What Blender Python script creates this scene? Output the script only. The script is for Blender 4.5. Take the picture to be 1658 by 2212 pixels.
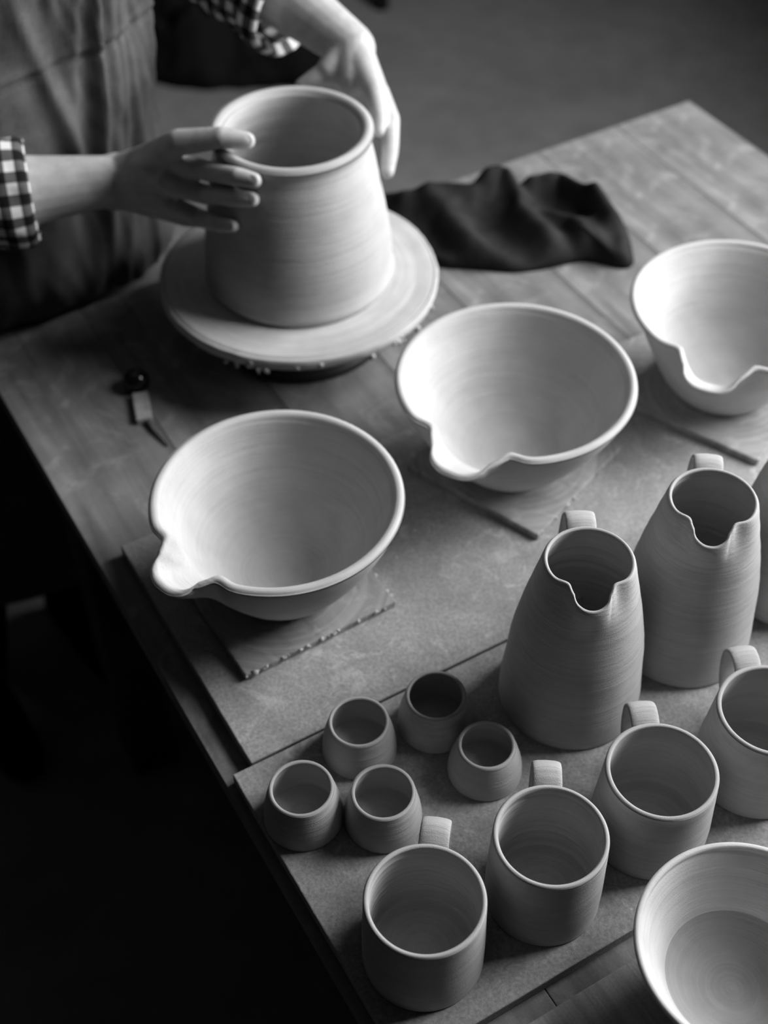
import bpy, bmesh, math, random
import numpy as np
from mathutils import Vector, Matrix, noise

for o in list(bpy.data.objects):
    bpy.data.objects.remove(o)
scene = bpy.context.scene
COL = scene.collection
rng = random.Random(7)

# ------------------------------------------------------------------ camera
FPX, CX, CY, CAMH = 2866.5, 829.0, 1106.0, 1.04
PITCH, ROLL = math.radians(47.0), math.radians(-0.39)
_F = Vector((0, math.cos(PITCH), -math.sin(PITCH)))
_U0 = Vector((0, math.sin(PITCH), math.cos(PITCH)))
_R0 = Vector((1, 0, 0))
_R = math.cos(ROLL) * _R0 + math.sin(ROLL) * _U0
_U = -math.sin(ROLL) * _R0 + math.cos(ROLL) * _U0
CAMPOS = Vector((0, 0, CAMH))
cd = bpy.data.cameras.new('camera')
cam = bpy.data.objects.new('camera', cd)
COL.objects.link(cam)
m = Matrix((_R, _U, -_F)).transposed().to_4x4()
m.translation = CAMPOS
cam.matrix_world = m
cd.sensor_fit = 'HORIZONTAL'
cd.sensor_width = 36.0
cd.lens = FPX * 36.0 / 1658.0
cd.clip_start = 0.05
cd.dof.use_dof = True
cd.dof.focus_distance = 1.07
cd.dof.aperture_fstop = 4.7
scene.camera = cam

# ------------------------------------------------------------------ world, daylight, exposure
w = bpy.data.worlds.new('world')
scene.world = w
w.use_nodes = True
w.node_tree.nodes['Background'].inputs[0].default_value = (0.5, 0.5, 0.5, 1)
w.node_tree.nodes['Background'].inputs[1].default_value = 0.004
scene.view_settings.view_transform = 'Standard'
scene.view_settings.look = 'None'
scene.view_settings.gamma = 1.0
scene.view_settings.exposure = 0.25
scene.view_settings.use_curve_mapping = False

WIN_X, WIN_Z0, WIN_Z1 = 1.52, 0.40, 2.35
WINDOWS = ((0.75, 2.30),)                        # window in the right wall
RADIANCE = 44.0                                  # daylight per square metre of window
for (y0, y1) in WINDOWS:
    ld = bpy.data.lights.new('window_right_offscreen', 'AREA')
    ld.shape = 'RECTANGLE'
    ld.size = WIN_Z1 - WIN_Z0
    ld.size_y = y1 - y0
    ld.energy = RADIANCE * ld.size * ld.size_y
    lo = bpy.data.objects.new('window_right_offscreen', ld)
    COL.objects.link(lo)
    lo.location = (WIN_X + 0.16, (y0 + y1) / 2, (WIN_Z0 + WIN_Z1) / 2)
    lo.rotation_euler = (0, math.radians(90), 0)
CEIL = 2.5

# ------------------------------------------------------------------ pixel / frame helpers
C30, S30 = math.cos(math.radians(30)), 0.5
FLOOR = -0.8

def ray(u, v):
    return _F + _R * ((u - CX) / FPX) - _U * ((v - CY) / FPX)

def PD(u, v, d):                      # point on a pixel's ray at a given depth
    return CAMPOS + ray(u, v) * d

def PZ(u, v, z):                      # point on a pixel's ray at a given height
    r = ray(u, v)
    return CAMPOS + r * ((z - CAMH) / r.z)

def W(s, q, z=0.0):                   # table frame (s across the short side, q along the long side)
    return Vector((s * C30 + q * S30, s * S30 - q * C30, z))

# ------------------------------------------------------------------ object helpers
def tag(o, label=None, cat=None, group=None, kind=None):
    if label: o['label'] = label
    if cat: o['category'] = cat
    if group: o['group'] = group
    if kind: o['kind'] = kind
    return o

def empty(name, loc, label, cat, group=None, rotz=0.0):
    o = bpy.data.objects.new(name, None)
    o.empty_display_size = 0.05
    COL.objects.link(o)
    o.location = loc
    o.rotation_euler = (0, 0, rotz)
    return tag(o, label, cat, group)

def mk(name, verts, faces, mat, parent=None, loc=(0, 0, 0), rotz=0.0, smooth=True, uvs=None):
    me = bpy.data.meshes.new(name)
    me.from_pydata([tuple(v) for v in verts], [], faces)
    me.update()
    if smooth:
        me.polygons.foreach_set('use_smooth', [True] * len(me.polygons))
    if uvs is not None:
        l = me.uv_layers.new(name='UVMap')
        for p in me.polygons:
            for li, vi in zip(p.loop_indices, p.vertices):
                l.data[li].uv = uvs[vi]
    me.materials.append(mat)
    o = bpy.data.objects.new(name, me)
    COL.objects.link(o)
    o.location = loc
    o.rotation_euler = (0, 0, rotz)
    if parent is not None:
        o.parent = parent
    return o

def world_part(name, verts, faces, mat, root, smooth=True, uvs=None):
    """vertices in world space, object parented to an unrotated root"""
    r = Vector(root.location)
    return mk(name, [Vector(v) - r for v in verts], faces, mat, root, smooth=smooth, uvs=uvs)

def bevel_box(cx, cy, cz, sx, sy, sz, bev=0.002, seg=2, jitter=0.0, cuts=0):
    bm = bmesh.new()
    bmesh.ops.create_cube(bm, size=1.0)
    for v in bm.verts:
        v.co = Vector((v.co.x * sx, v.co.y * sy, v.co.z * sz))
    if bev > 0:
        bmesh.ops.bevel(bm, geom=list(bm.edges), offset=bev, segments=seg, affect='EDGES', profile=0.5)
    if jitter:
        for v in bm.verts:
            n = noise.noise_vector(v.co * 31.0 + Vector((cx, cy, cz)) * 7)
            v.co += n * jitter
    bm.verts.ensure_lookup_table()
    V = [Vector((v.co.x + cx, v.co.y + cy, v.co.z + cz)) for v in bm.verts]
    F = [[v.index for v in f.verts] for f in bm.faces]
    bm.free()
    return V, F

def merge(*vf):
    V, Fc = [], []
    for v, f in vf:
        b = len(V)
        V += list(v)
        Fc += [[i + b for i in ff] for ff in f]
    return V, Fc

# ------------------------------------------------------------------ materials
class NT:
    def __init__(self, name, rough=0.8, spec=0.3):
        self.m = bpy.data.materials.new(name)
        self.m.use_nodes = True
        self.t = self.m.node_tree
        self.b = self.t.nodes['Principled BSDF']
        self.b.inputs['Roughness'].default_value = rough
        self.b.inputs['Specular IOR Level'].default_value = spec

    def n(self, kind, **kw):
        nd = self.t.nodes.new(kind)
        for k, v in kw.items():
            setattr(nd, k, v)
        return nd

    def l(self, a, b):
        self.t.links.new(a, b)

    def coords(self, scale=(1, 1, 1), out='Object'):
        tc = self.n('ShaderNodeTexCoord')
        mp = self.n('ShaderNodeMapping')
        mp.inputs['Scale'].default_value = scale
        self.l(tc.outputs[out], mp.inputs[0])
        return mp.outputs[0]

    def noise(self, vec, scale, detail=4, rough=0.55, dist=0.0):
        x = self.n('ShaderNodeTexNoise')
        x.inputs['Scale'].default_value = scale
        x.inputs['Detail'].default_value = detail
        x.inputs['Roughness'].default_value = rough
        x.inputs['Distortion'].default_value = dist
        self.l(vec, x.inputs['Vector'])
        return x.outputs['Fac']

    def ramp(self, fac, stops):
        r = self.n('ShaderNodeValToRGB')
        el = r.color_ramp.elements
        while len(el) < len(stops):
            el.new(0.5)
        for e, (p, g) in zip(el, stops):
            e.position = p
            e.color = (g, g, g, 1)
        self.l(fac, r.inputs[0])
        return r.outputs[0]

    def math(self, op, a, b=None):
        x = self.n('ShaderNodeMath', operation=op)
        for i, v in enumerate((a, b)):
            if v is None:
                continue
            if isinstance(v, (int, float)):
                x.inputs[i].default_value = v
            else:
                self.l(v, x.inputs[i])
        return x.outputs[0]

    def mul(self, a, b):
        x = self.n('ShaderNodeMix', data_type='RGBA', blend_type='MULTIPLY')
        x.inputs[0].default_value = 1.0
        for s, v in ((6, a), (7, b)):
            if isinstance(v, (int, float)):
                x.inputs[s].default_value = (v, v, v, 1)
            else:
                self.l(v, x.inputs[s])
        return x.outputs[2]

    def mix(self, fac, a, b):
        x = self.n('ShaderNodeMix', data_type='RGBA')
        self.l(fac, x.inputs[0])
        for s, v in ((6, a), (7, b)):
            if isinstance(v, (int, float)):
                x.inputs[s].default_value = (v, v, v, 1)
            else:
                self.l(v, x.inputs[s])
        return x.outputs[2]

    def color(self, c):
        if isinstance(c, (int, float)):
            self.b.inputs['Base Color'].default_value = (c, c, c, 1)
        else:
            self.l(c, self.b.inputs['Base Color'])

    def bump(self, h, strength=0.3, dist=0.001):
        b = self.n('ShaderNodeBump')
        b.inputs['Strength'].default_value = strength
        b.inputs['Distance'].default_value = dist
        self.l(h, b.inputs['Height'])
        self.l(b.outputs[0], self.b.inputs['Normal'])

def clay(name, base, ring=0.14, wet=None):
    t = NT(name, 0.75, 0.25)
    tc = t.n('ShaderNodeTexCoord')
    sp = t.n('ShaderNodeSeparateXYZ')
    t.l(tc.outputs['Object'], sp.inputs[0])
    r = t.math('SQRT', t.math('ADD', t.math('MULTIPLY', sp.outputs[0], sp.outputs[0]),
                              t.math('MULTIPLY', sp.outputs[1], sp.outputs[1])))
    cb = t.n('ShaderNodeCombineXYZ')
    # rings left by throwing: fine in radius and height, long around the axis, drifting a little
    wob = t.noise(tc.outputs['Object'], 9.0, 2)
    t.l(t.math('ADD', t.math('MULTIPLY', r, 300.0), t.math('MULTIPLY', wob, 2.5)), cb.inputs[0])
    t.l(t.math('MULTIPLY', sp.outputs[2], 330.0), cb.inputs[1])
    t.l(t.math('MULTIPLY', wob, 3.0), cb.inputs[2])
    rings = t.noise(cb.outputs[0], 1.0, 4, 0.6)
    grain = t.noise(tc.outputs['Object'], 1500.0, 2)
    blot = t.noise(tc.outputs['Object'], 28.0, 4)
    c = t.mul(t.ramp(rings, [(0.25, base * (1 - ring)), (0.75, base * (1 + ring * 0.6))]),
              t.ramp(blot, [(0.3, 0.90), (0.7, 1.06)]))
    c = t.mul(c, t.ramp(grain, [(0.2, 0.94), (0.8, 1.04)]))
    if wet is not None:                       # darker damp floor inside a freshly thrown bowl
        rr, zz = wet
        inside = t.math('LESS_THAN', r, t.math('ADD', rr, t.math('MULTIPLY', wob, 0.0015)))
        low = t.math('GREATER_THAN', sp.outputs[2], 0.004)
        c = t.mix(t.math('MULTIPLY', inside, low), c, t.mul(c, zz))
    t.color(c)
    h = t.math('ADD', t.math('MULTIPLY', rings, 1.0), t.math('MULTIPLY', grain, 0.35))
    t.bump(h, 0.75, 0.0011)
    return t.m

def wood(name, lo_, hi_, stretch=(60, 3, 60), rough=0.7, bump=0.25, dust=0.0, spec=0.3, streak=0.45):
    t = NT(name, rough, spec)
    v = t.coords(stretch)
    g = t.noise(v, 1.0, 6, 0.6, 0.6)
    v2 = t.coords((1, 1, 1))
    blot = t.noise(v2, 7.0, 5, 0.6)
    fine = t.noise(v2, 420.0, 3)
    c = t.ramp(g, [(0.28, lo_), (0.72, hi_)])
    c = t.mul(c, t.ramp(blot, [(0.25, 1 - streak), (0.75, 1.1)]))
    if dust:
        d = t.noise(v2, 16.0, 6, 0.7, 1.2)
        c = t.mix(t.math('MULTIPLY', t.ramp(d, [(0.52, 0.0), (0.70, 1.0)]), dust), c, 0.55)
    c = t.mul(c, t.ramp(fine, [(0.3, 0.88), (0.7, 1.08)]))
    t.color(c)
    t.bump(t.math('ADD', g, t.math('MULTIPLY', fine, 0.5)), bump, 0.0008)
    return t.m

def mdf(name, base, spots=0.5):
    t = NT(name, 0.85, 0.2)
    v = t.coords()
    fib = t.noise(t.coords((1, 1, 1)), 330.0, 4, 0.75)
    mott = t.noise(v, 11.0, 5, 0.65, 0.8)
    dus = t.noise(v, 23.0, 6, 0.7, 1.5)
    c = t.ramp(fib, [(0.25, base * 0.62), (0.75, base * 1.30)])
    c = t.mul(c, t.ramp(mott, [(0.3, 0.72), (0.7, 1.12)]))
    c = t.mix(t.math('MULTIPLY', t.ramp(dus, [(0.56, 0.0), (0.72, 1.0)]), spots), c, base * 1.9)
    vo = t.n('ShaderNodeTexVoronoi'); vo.inputs['Scale'].default_value = 34.0; t.l(v, vo.inputs['Vector'])
    c = t.mix(t.math('MULTIPLY', t.math('LESS_THAN', vo.outputs['Distance'], 0.055), 0.8), c, 0.55)   # flecks of dried clay
    t.color(c)
    t.bump(fib, 0.6, 0.0009)
    return t.m

def plain(name, c, rough=0.7, spec=0.3, var=0.0, scale=30.0, bump=0.0):
    t = NT(name, rough, spec)
    if var:
        nz = t.noise(t.coords(), scale, 5, 0.6)
        t.color(t.ramp(nz, [(0.3, c * (1 - var)), (0.7, c * (1 + var))]))
        if bump:
            t.bump(nz, bump, 0.002)
    else:
        t.color(c)
    return t.m

M_CLAY = clay('leather_hard_clay', 0.46)
M_CLAY_BOWL = clay('pale_clay', 0.52, 0.09)
M_CLAY_WET = clay('bowl_clay_damp_floor', 0.62, 0.10, wet=(0.0545, 0.62))
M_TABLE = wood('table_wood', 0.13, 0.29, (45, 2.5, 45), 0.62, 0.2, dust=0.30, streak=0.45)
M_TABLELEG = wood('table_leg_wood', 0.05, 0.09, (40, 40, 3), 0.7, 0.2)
M_BOARD = mdf('mdf_board', 0.33)
M_BOARD2 = mdf('mdf_board_dusty', 0.36, 0.6)
M_PLY = wood('ply_board', 0.30, 0.44, (260, 5, 60), 0.45, 0.2, streak=0.25)
t = NT('bat_wood_slip', 0.75, 0.25)
v = t.coords()
sp = t.n('ShaderNodeSeparateXYZ'); t.l(v, sp.inputs[0])
r_ = t.math('SQRT', t.math('ADD', t.math('MULTIPLY', sp.outputs[0], sp.outputs[0]), t.math('MULTIPLY', sp.outputs[1], sp.outputs[1])))
cb = t.n('ShaderNodeCombineXYZ'); t.l(t.math('MULTIPLY', r_, 170.0), cb.inputs[0]); t.l(t.math('MULTIPLY', t.noise(v, 8.0, 2), 4.0), cb.inputs[1])
sw = t.noise(cb.outputs[0], 1.0, 4, 0.65)                     # slip dragged round by the wheel
gr = t.noise(t.coords((35, 6, 35)), 1.0, 5, 0.6, 0.5)
dus = t.noise(v, 26.0, 6, 0.7, 1.2)
c = t.ramp(gr, [(0.28, 0.17), (0.72, 0.30)])
c = t.mix(t.math('MULTIPLY', t.ramp(sw, [(0.42, 0.0), (0.62, 1.0)]), 0.6), c, 0.42)
c = t.mix(t.math('MULTIPLY', t.ramp(dus, [(0.54, 0.0), (0.68, 1.0)]), 0.5), c, 0.50)
t.color(c)
t.bump(t.math('ADD', sw, t.math('MULTIPLY', dus, 1.5)), 0.5, 0.0012)
M_BAT = t.m
M_SLIP = clay('wheel_slip', 0.52, 0.28)
M_CRUMB = plain('clay_crumb', 0.5, 0.85, 0.2, 0.15, 200.0)
M_IRON = plain('black_iron', 0.012, 0.5, 0.4, 0.3, 40.0)
M_BLACKGLOSS = plain('black_glossy_knob', 0.006, 0.12, 0.5)
M_PALEWOOD = plain('pale_wood_tag', 0.36, 0.6, 0.3, 0.2, 90.0)
M_FLOOR = None
t = NT('concrete_floor', 0.8, 0.2)
v = t.coords()
c = t.mul(t.ramp(t.noise(v, 1.6, 6, 0.6, 0.4), [(0.3, 0.17), (0.7, 0.27)]),
          t.ramp(t.noise(v, 14.0, 5, 0.7), [(0.3, 0.85), (0.7, 1.1)]))
t.color(c)
M_FLOOR = t.m
M_WALL = plain('dim_plaster', 0.035, 0.9, 0.1, 0.15, 3.0)
M_FRAME = plain('window_paint', 0.5, 0.6)
M_BLACKCLOTH = plain('black_cloth', 0.007, 0.9, 0.1, 0.3, 60.0)
t = NT('dark_rag_cloth', 0.85, 0.2)
v = t.coords()
t.color(t.ramp(t.noise(v, 30.0, 5, 0.6), [(0.3, 0.007), (0.7, 0.024)]))
t.bump(t.noise(v, 700.0, 2), 0.4, 0.0008)
M_RAG = t.m
t = NT('apron_linen', 0.9, 0.15)
v = t.coords()
weave = t.noise(t.coords((900, 900, 300)), 1.0, 2)
c = t.mul(t.ramp(t.noise(v, 14.0, 6, 0.65), [(0.3, 0.05), (0.7, 0.105)]), t.ramp(weave, [(0.3, 0.8), (0.7, 1.15)]))
c = t.mix(t.ramp(t.noise(v, 33.0, 3, 0.6), [(0.70, 0.0), (0.76, 0.6)]), c, 0.38)   # dried clay splashes
t.color(c)
t.bump(weave, 0.35, 0.0008)
M_APRON = t.m
t = NT('skin', 0.55, 0.35)
t.b.inputs['Subsurface Weight'].default_value = 0.12
t.b.inputs['Subsurface Radius'].default_value = (0.006, 0.006, 0.006)
v = t.coords()
c = t.mul(t.ramp(t.noise(v, 55.0, 5, 0.65), [(0.3, 0.36), (0.7, 0.50)]), t.ramp(t.noise(v, 600.0, 2), [(0.3, 0.93), (0.7, 1.05)]))
t.color(c)
t.bump(t.noise(v, 420.0, 3), 0.25, 0.0006)
M_SKIN = t.m
M_NAIL = plain('fingernail', 0.47, 0.35, 0.5)
M_HAIR = plain('hair', 0.03, 0.6, 0.4, 0.3, 200.0)
# gingham by UV, one unit = one check pair
t = NT('gingham_cotton', 0.9, 0.15)
tc = t.n('ShaderNodeTexCoord')
sp = t.n('ShaderNodeSeparateXYZ')
t.l(tc.outputs['UV'], sp.inputs[0])
a_ = t.math('GREATER_THAN', t.math('FRACT', sp.outputs[0]), 0.5)
b_ = t.math('GREATER_THAN', t.math('FRACT', sp.outputs[1]), 0.5)
t.color(t.ramp(t.math('MULTIPLY', t.math('ADD', a_, b_), 0.5), [(0.0, 0.008), (0.5, 0.10), (1.0, 0.72)]))
t.bump(t.noise(t.coords(), 900.0, 2), 0.3, 0.0006)
M_GING = t.m

# ------------------------------------------------------------------ the room
def quad_box(name, x0, x1, y0, y1, z0, z1, mat):
    V, Fc = bevel_box((x0 + x1) / 2, (y0 + y1) / 2, (z0 + z1) / 2, x1 - x0, y1 - y0, z1 - z0, 0.0)
    return tag(mk(name, V, Fc, mat, smooth=False), kind='structure')

quad_box('floor', -3.2, WIN_X, -1.8, 6.2, FLOOR - 0.1, FLOOR, M_FLOOR)
quad_box('ceiling', -3.2, WIN_X + .12, -1.8, 6.2, CEIL, CEIL + .1, M_WALL)
quad_box('wall_left', -3.3, -3.2, -1.8, 6.2, FLOOR, 2.5, M_WALL)
quad_box('wall_back', -3.2, WIN_X, 6.2, 6.3, FLOOR, 2.5, M_WALL)
quad_box('wall_front', -3.2, WIN_X, -1.9, -1.8, FLOOR, 2.5, M_WALL)
(wa0, wa1), = WINDOWS
parts = []
for (y0, y1, z0, z1) in ((-1.8, wa0, FLOOR, 2.5), (wa1, 6.2, FLOOR, 2.5),
                         (wa0, wa1, FLOOR, WIN_Z0), (wa0, wa1, WIN_Z1, 2.5)):
    parts.append(bevel_box(WIN_X + .06, (y0 + y1) / 2, (z0 + z1) / 2, .12, y1 - y0, z1 - z0, 0.0))
V, Fc = merge(*parts)
tag(mk('wall_right', V, Fc, M_WALL, smooth=False), kind='structure')
for i, (y0, y1) in enumerate(WINDOWS):
    ym, zm = (y0 + y1) / 2, (WIN_Z0 + WIN_Z1) / 2
    V, Fc = merge(bevel_box(WIN_X + .06, ym, WIN_Z0 + .02, .06, y1 - y0, .04, .003),
                  bevel_box(WIN_X + .06, ym, WIN_Z1 - .02, .06, y1 - y0, .04, .003),
                  bevel_box(WIN_X + .06, y0 + .02, zm, .06, .04, WIN_Z1 - WIN_Z0 - .08, .003),
                  bevel_box(WIN_X + .06, y1 - .02, zm, .06, .04, WIN_Z1 - WIN_Z0 - .08, .003),
                  bevel_box(WIN_X + .06, ym, zm, .05, .03, WIN_Z1 - WIN_Z0 - .08, .003))
    tag(mk('window_%d' % (i + 1), V, Fc, M_FRAME, smooth=False), kind='structure')

# ------------------------------------------------------------------ work table (local x = s, local y = -q)
ROT = math.radians(30)
TS0, TS1, TQ0, TQ1 = 0.193, 1.306, -1.337, 0.42
troot = empty('work_table', W((TS0 + TS1) / 2, (TQ0 + TQ1) / 2, FLOOR),
              'long wooden plank work table covered in clay dust', 'table', rotz=ROT)
tw, tl = TS1 - TS0, TQ1 - TQ0
nP = 8
pw = tw / nP
for i in range(nP):
    V, Fc = bevel_box(0, 0, -0.0125, pw - 0.0006, tl, 0.025, 0.0008, 2)
    mk('plank', V, Fc, M_TABLE, troot, (-tw / 2 + pw * (i + .5), 0, -FLOOR), smooth=False)
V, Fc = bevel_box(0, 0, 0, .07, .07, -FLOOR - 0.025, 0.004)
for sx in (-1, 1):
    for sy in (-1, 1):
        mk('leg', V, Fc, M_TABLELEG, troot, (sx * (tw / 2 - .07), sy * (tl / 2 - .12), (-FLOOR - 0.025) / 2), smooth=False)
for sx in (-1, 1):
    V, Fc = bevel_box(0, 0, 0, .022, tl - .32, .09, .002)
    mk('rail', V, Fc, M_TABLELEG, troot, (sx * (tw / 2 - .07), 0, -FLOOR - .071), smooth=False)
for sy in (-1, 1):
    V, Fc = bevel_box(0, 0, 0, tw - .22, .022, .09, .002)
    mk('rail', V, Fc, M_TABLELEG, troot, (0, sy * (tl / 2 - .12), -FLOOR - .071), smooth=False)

V, Fc = bevel_box(0, 0, 0, tw - .34, tl - .10, .02, .002)  # added unseen panel, keeps window light off the floor beyond the table
mk('light_blocking_shelf', V, Fc, M_TABLELEG, troot, (.04, 0, .30), smooth=False)

def board(name, s0, s1, q0, q1, z0, th, mat, label, cat='board', ang=0.0, jit=0.0004):
    bm = bmesh.new()
    bmesh.ops.create_cube(bm, size=1.0)
    for v in bm.verts:
        v.co = Vector((v.co.x * (s1 - s0), v.co.y * (q1 - q0), v.co.z * th))
    long_e = [e for e in bm.edges if e.calc_length() > 0.05]
    bmesh.ops.subdivide_edges(bm, edges=long_e, cuts=40, use_grid_fill=True)
    bmesh.ops.bevel(bm, geom=[e for e in bm.edges if len(e.link_faces) == 2 and e.calc_face_angle(0) > 1.0],
                    offset=0.0012, segments=2, affect='EDGES', profile=0.5)
    for v in bm.verts:
        edge = min(abs(abs(v.co.x) - (s1 - s0) / 2), abs(abs(v.co.y) - (q1 - q0) / 2))
        if edge < 0.003:
            nz = noise.noise(v.co * 90.0)
            nz2 = noise.noise(v.co * 25.0 + Vector((3, 1, 7)))
            k = jit * (nz + nz2)
            if abs(abs(v.co.x) - (s1 - s0) / 2) < 0.003: v.co.x -= math.copysign(abs(k), v.co.x)
            else: v.co.y -= math.copysign(abs(k), v.co.y)
    V = [v.co.copy() for v in bm.verts]
    bm.verts.index_update()
    Fc = [[v.index for v in f.verts] for f in bm.faces]
    bm.free()
    o = mk(name, V, Fc, mat, loc=W((s0 + s1) / 2, (q0 + q1) / 2, z0 + th / 2), rotz=ROT + ang, smooth=False)
    if label:
        tag(o, label, cat)
    return o

BT = 0.014
board('ware_board', 0.200, 1.27, -0.6205, -0.3225, 0.0, BT, M_BOARD,
      'fibreboard ware board carrying the cups, mugs and jugs')
board('ware_board', 0.2195, 1.27, -0.9255, -0.6225, 0.0, BT, M_BOARD2,
      'dusty fibreboard ware board under the spouted bowls')
board('plywood_board', 0.245, 1.2, -0.304, 0.0, 0.0, 0.009, M_PLY,
      'smooth grained plywood board under the flared bowl without a spout')

# ------------------------------------------------------------------ wooden bats under the bowls
BATT = 0.0085
def bat(s, q, ang, size, label, crumbs):
    root = empty('pottery_bat', W(s, q, BT), label, 'bat', 'square bats under spouted bowls', rotz=ROT + ang)
    V, Fc = bevel_box(0, 0, BATT / 2, size, size, BATT, 0.0014, 2)
    mk('bat_panel', V, Fc, M_BAT, root, smooth=False)
    r = random.Random(int(s * 1000))
    vf = []
    for k in range(crumbs):
        side = r.choice((0, 0, 0, 1))
        tpos = r.uniform(-.5, .5) * size
        x, y = (tpos, -size / 2 - 0.0005) if side == 0 else (size / 2 + .0005, tpos)
        sz = r.uniform(.0005, .0020) * (1.9 if r.random() < .15 else 1)
        bm = bmesh.new()
        bmesh.ops.create_icosphere(bm, subdivisions=1, radius=sz)
        for v in bm.verts:
            v.co = v.co * (1 + .6 * noise.noise(v.co * 900 + Vector((k, 0, 0))))
            v.co = Vector((v.co.x * r.uniform(1, 1.9), v.co.y, v.co.z)) + Vector((x, y, BATT * r.uniform(.55, 1.0)))
        bm.verts.index_update()
        vf.append(([v.co.copy() for v in bm.verts], [[v.index for v in f.verts] for f in bm.faces]))
        bm.free()
    V, Fc = merge(*vf)
    tag(mk('clay_crumbs', V, Fc, M_CRUMB, root), kind='stuff')
    return root

bat(.337, -.793, math.radians(2.0), .168, 'square clay-smeared wooden bat under the bowl at the board corner', 34)
bat(.641, -.822, math.radians(22), .168, 'square wooden bat under the middle bowl, turned askew on the board', 14)
bat(.905, -.792, math.radians(24), .168, 'square wooden bat under the bowl beside the dark rag', 10)

# ------------------------------------------------------------------ thrown pots
def interp(pts, n):
    """monotone-ish cubic through (r, z) points, n samples"""
    P = np.array(pts, float)
    d = np.r_[0, np.cumsum(np.hypot(*np.diff(P, axis=0).T))]
    tt = np.linspace(0, d[-1], n)
    mm = np.gradient(P, d, axis=0)
    out = []
    for x in tt:
        i = min(max(np.searchsorted(d, x) - 1, 0), len(d) - 2)
        hgt = d[i + 1] - d[i]
        u = (x - d[i]) / hgt
        h00 = 2 * u**3 - 3 * u**2 + 1; h10 = u**3 - 2 * u**2 + u
        h01 = -2 * u**3 + 3 * u**2; h11 = u**3 - u**2
        out.append(h00 * P[i] + h10 * hgt * mm[i] + h01 * P[i + 1] + h11 * hgt * mm[i + 1])
    return np.array(out)

def lathe(outer, th, floor_z, seed, nseg=128, rim_in=None, ring_out=0.00012, ring_in=0.00035,
          deform=None, inner=None, ring_freq=160.0):
    """outer: (r, z) from foot to rim; returns verts, faces of a closed thrown shell"""
    oz = interp(outer, 70)
    Rb, Rr, h = outer[0][0], outer[-1][0], outer[-1][1]
    def onoise(z, k):
        return noise.noise(Vector((z * ring_freq, seed * 3.7, k))) + .5 * noise.noise(Vector((z * ring_freq * 2.6, seed * 1.3, k + 9)))
    prof = [(0.0, 0.0012), (Rb * .5, 0.0012), (Rb - .006, 0.001), (Rb - .003, 0.0), (Rb - .001, 0.0006)]
    for r, z in oz[1:-1]:
        prof.append((r + ring_out * onoise(z, 0), z))
    # rounded rim
    t2 = th / 2
    for a in np.linspace(0, math.pi, 9):
        prof.append((Rr - t2 + t2 * math.cos(a), h - t2 * .9 + t2 * .9 * math.sin(a)))
    if inner is None:
        iz = [(r - th * (1.0 + .35 * (1 - z / h)), z) for r, z in oz[::-1][2:] if z > floor_z + .006]
        rb = iz[-1][0]
        iz += [(rb - .0001, floor_z + .0030), (rb - .0003, floor_z + .0014), (rb - .0012, floor_z + .0003), (rb - .0030, floor_z), (rb - .008, floor_z)]
        iz += [(rb * k, floor_z - .0006 * (1 - k)) for k in (.7, .5, .3, .15)]
    else:
        iz = [tuple(p) for p in interp(inner, 90)]
    for r, z in iz:
        if z > floor_z + .004:                # finger ridges up the wall
            rg = .9 - 3.0 * abs(noise.noise(Vector((z * ring_freq * .8, seed * 2.1, 7.0)))) + .4 * onoise(z, 5)
            fade = smooth01((z - floor_z - .004) / .012)
            prof.append((max(r - ring_in * .55 * rg * fade, .0005), z))
        else:
            prof.append((r, z + min(ring_in, .0004) * .25 * onoise(r * .9, 5)))
    prof.append((0.0, prof[-1][1]))
    V, Fc = [], []
    ang = np.linspace(0, 2 * math.pi, nseg, endpoint=False)
    if hasattr(deform, 'theta'):              # crowd the segments around the spout
        dd = np.linspace(-math.pi, math.pi, nseg, endpoint=False)
        ang = deform.theta + dd - .72 * np.sin(dd)
    n = len(prof)
    idx = []
    for i, (r, z) in enumerate(prof):
        if r == 0.0:
            idx.append([len(V)] * nseg)
            V.append(Vector((0, 0, z)))
            continue
        row = []
        for a in ang:
            res = (r, z) if deform is None else deform(a, r, z)
            rr, zz = res[0], res[1]
            a2 = res[2] if len(res) > 2 else a
            row.append(len(V))
            V.append(Vector((rr * math.cos(a2), rr * math.sin(a2), zz)))
        idx.append(row)
    for i in range(n - 1):
        A, B = idx[i], idx[i + 1]
        for j in range(nseg):
            k = (j + 1) % nseg
            q = [A[j], A[k], B[k], B[j]]
            f = []
            for x in q:
                if x not in f:
                    f.append(x)
            if len(f) > 2:
                Fc.append(f)
    return V, Fc

def smooth01(x):
    x = min(max(x, 0.0), 1.0)
    return x * x * (3 - 2 * x)

def spout(theta, h, A, D, B, sig, d0, sp, t0, Eo=0.0, Ei=0.0, pw=4.0):
    """lip pulled out by A and down by D, wall pinched by B beside it, bulb widened by Eo and neck narrowed by Ei"""
    def f(a, r, z):
        t = z / h
        if t <= t0:
            return r, z
        d = (a - theta + math.pi) % (2 * math.pi) - math.pi
        ad = abs(d)
        w1 = smooth01((t - t0) / (1 - t0)) ** 1.5
        g = math.exp(-(ad / sig) ** pw)
        p = math.exp(-((ad - d0) / sp) ** 2)
        tg = Eo * math.exp(-((ad - .72 * sig) / (.30 * sig)) ** 2) - Ei * math.exp(-((ad - 1.22 * sig) / (.30 * sig)) ** 2)
        rr = r + w1 * (A * g - B * p)
        tang = w1 * math.copysign(tg, d)
        x, y = rr * math.cos(d), rr * math.sin(d) + tang
        return math.hypot(x, y), z - w1 * D * g, theta + math.atan2(y, x)
    f.theta, f.sig = theta, sig
    return f

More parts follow.
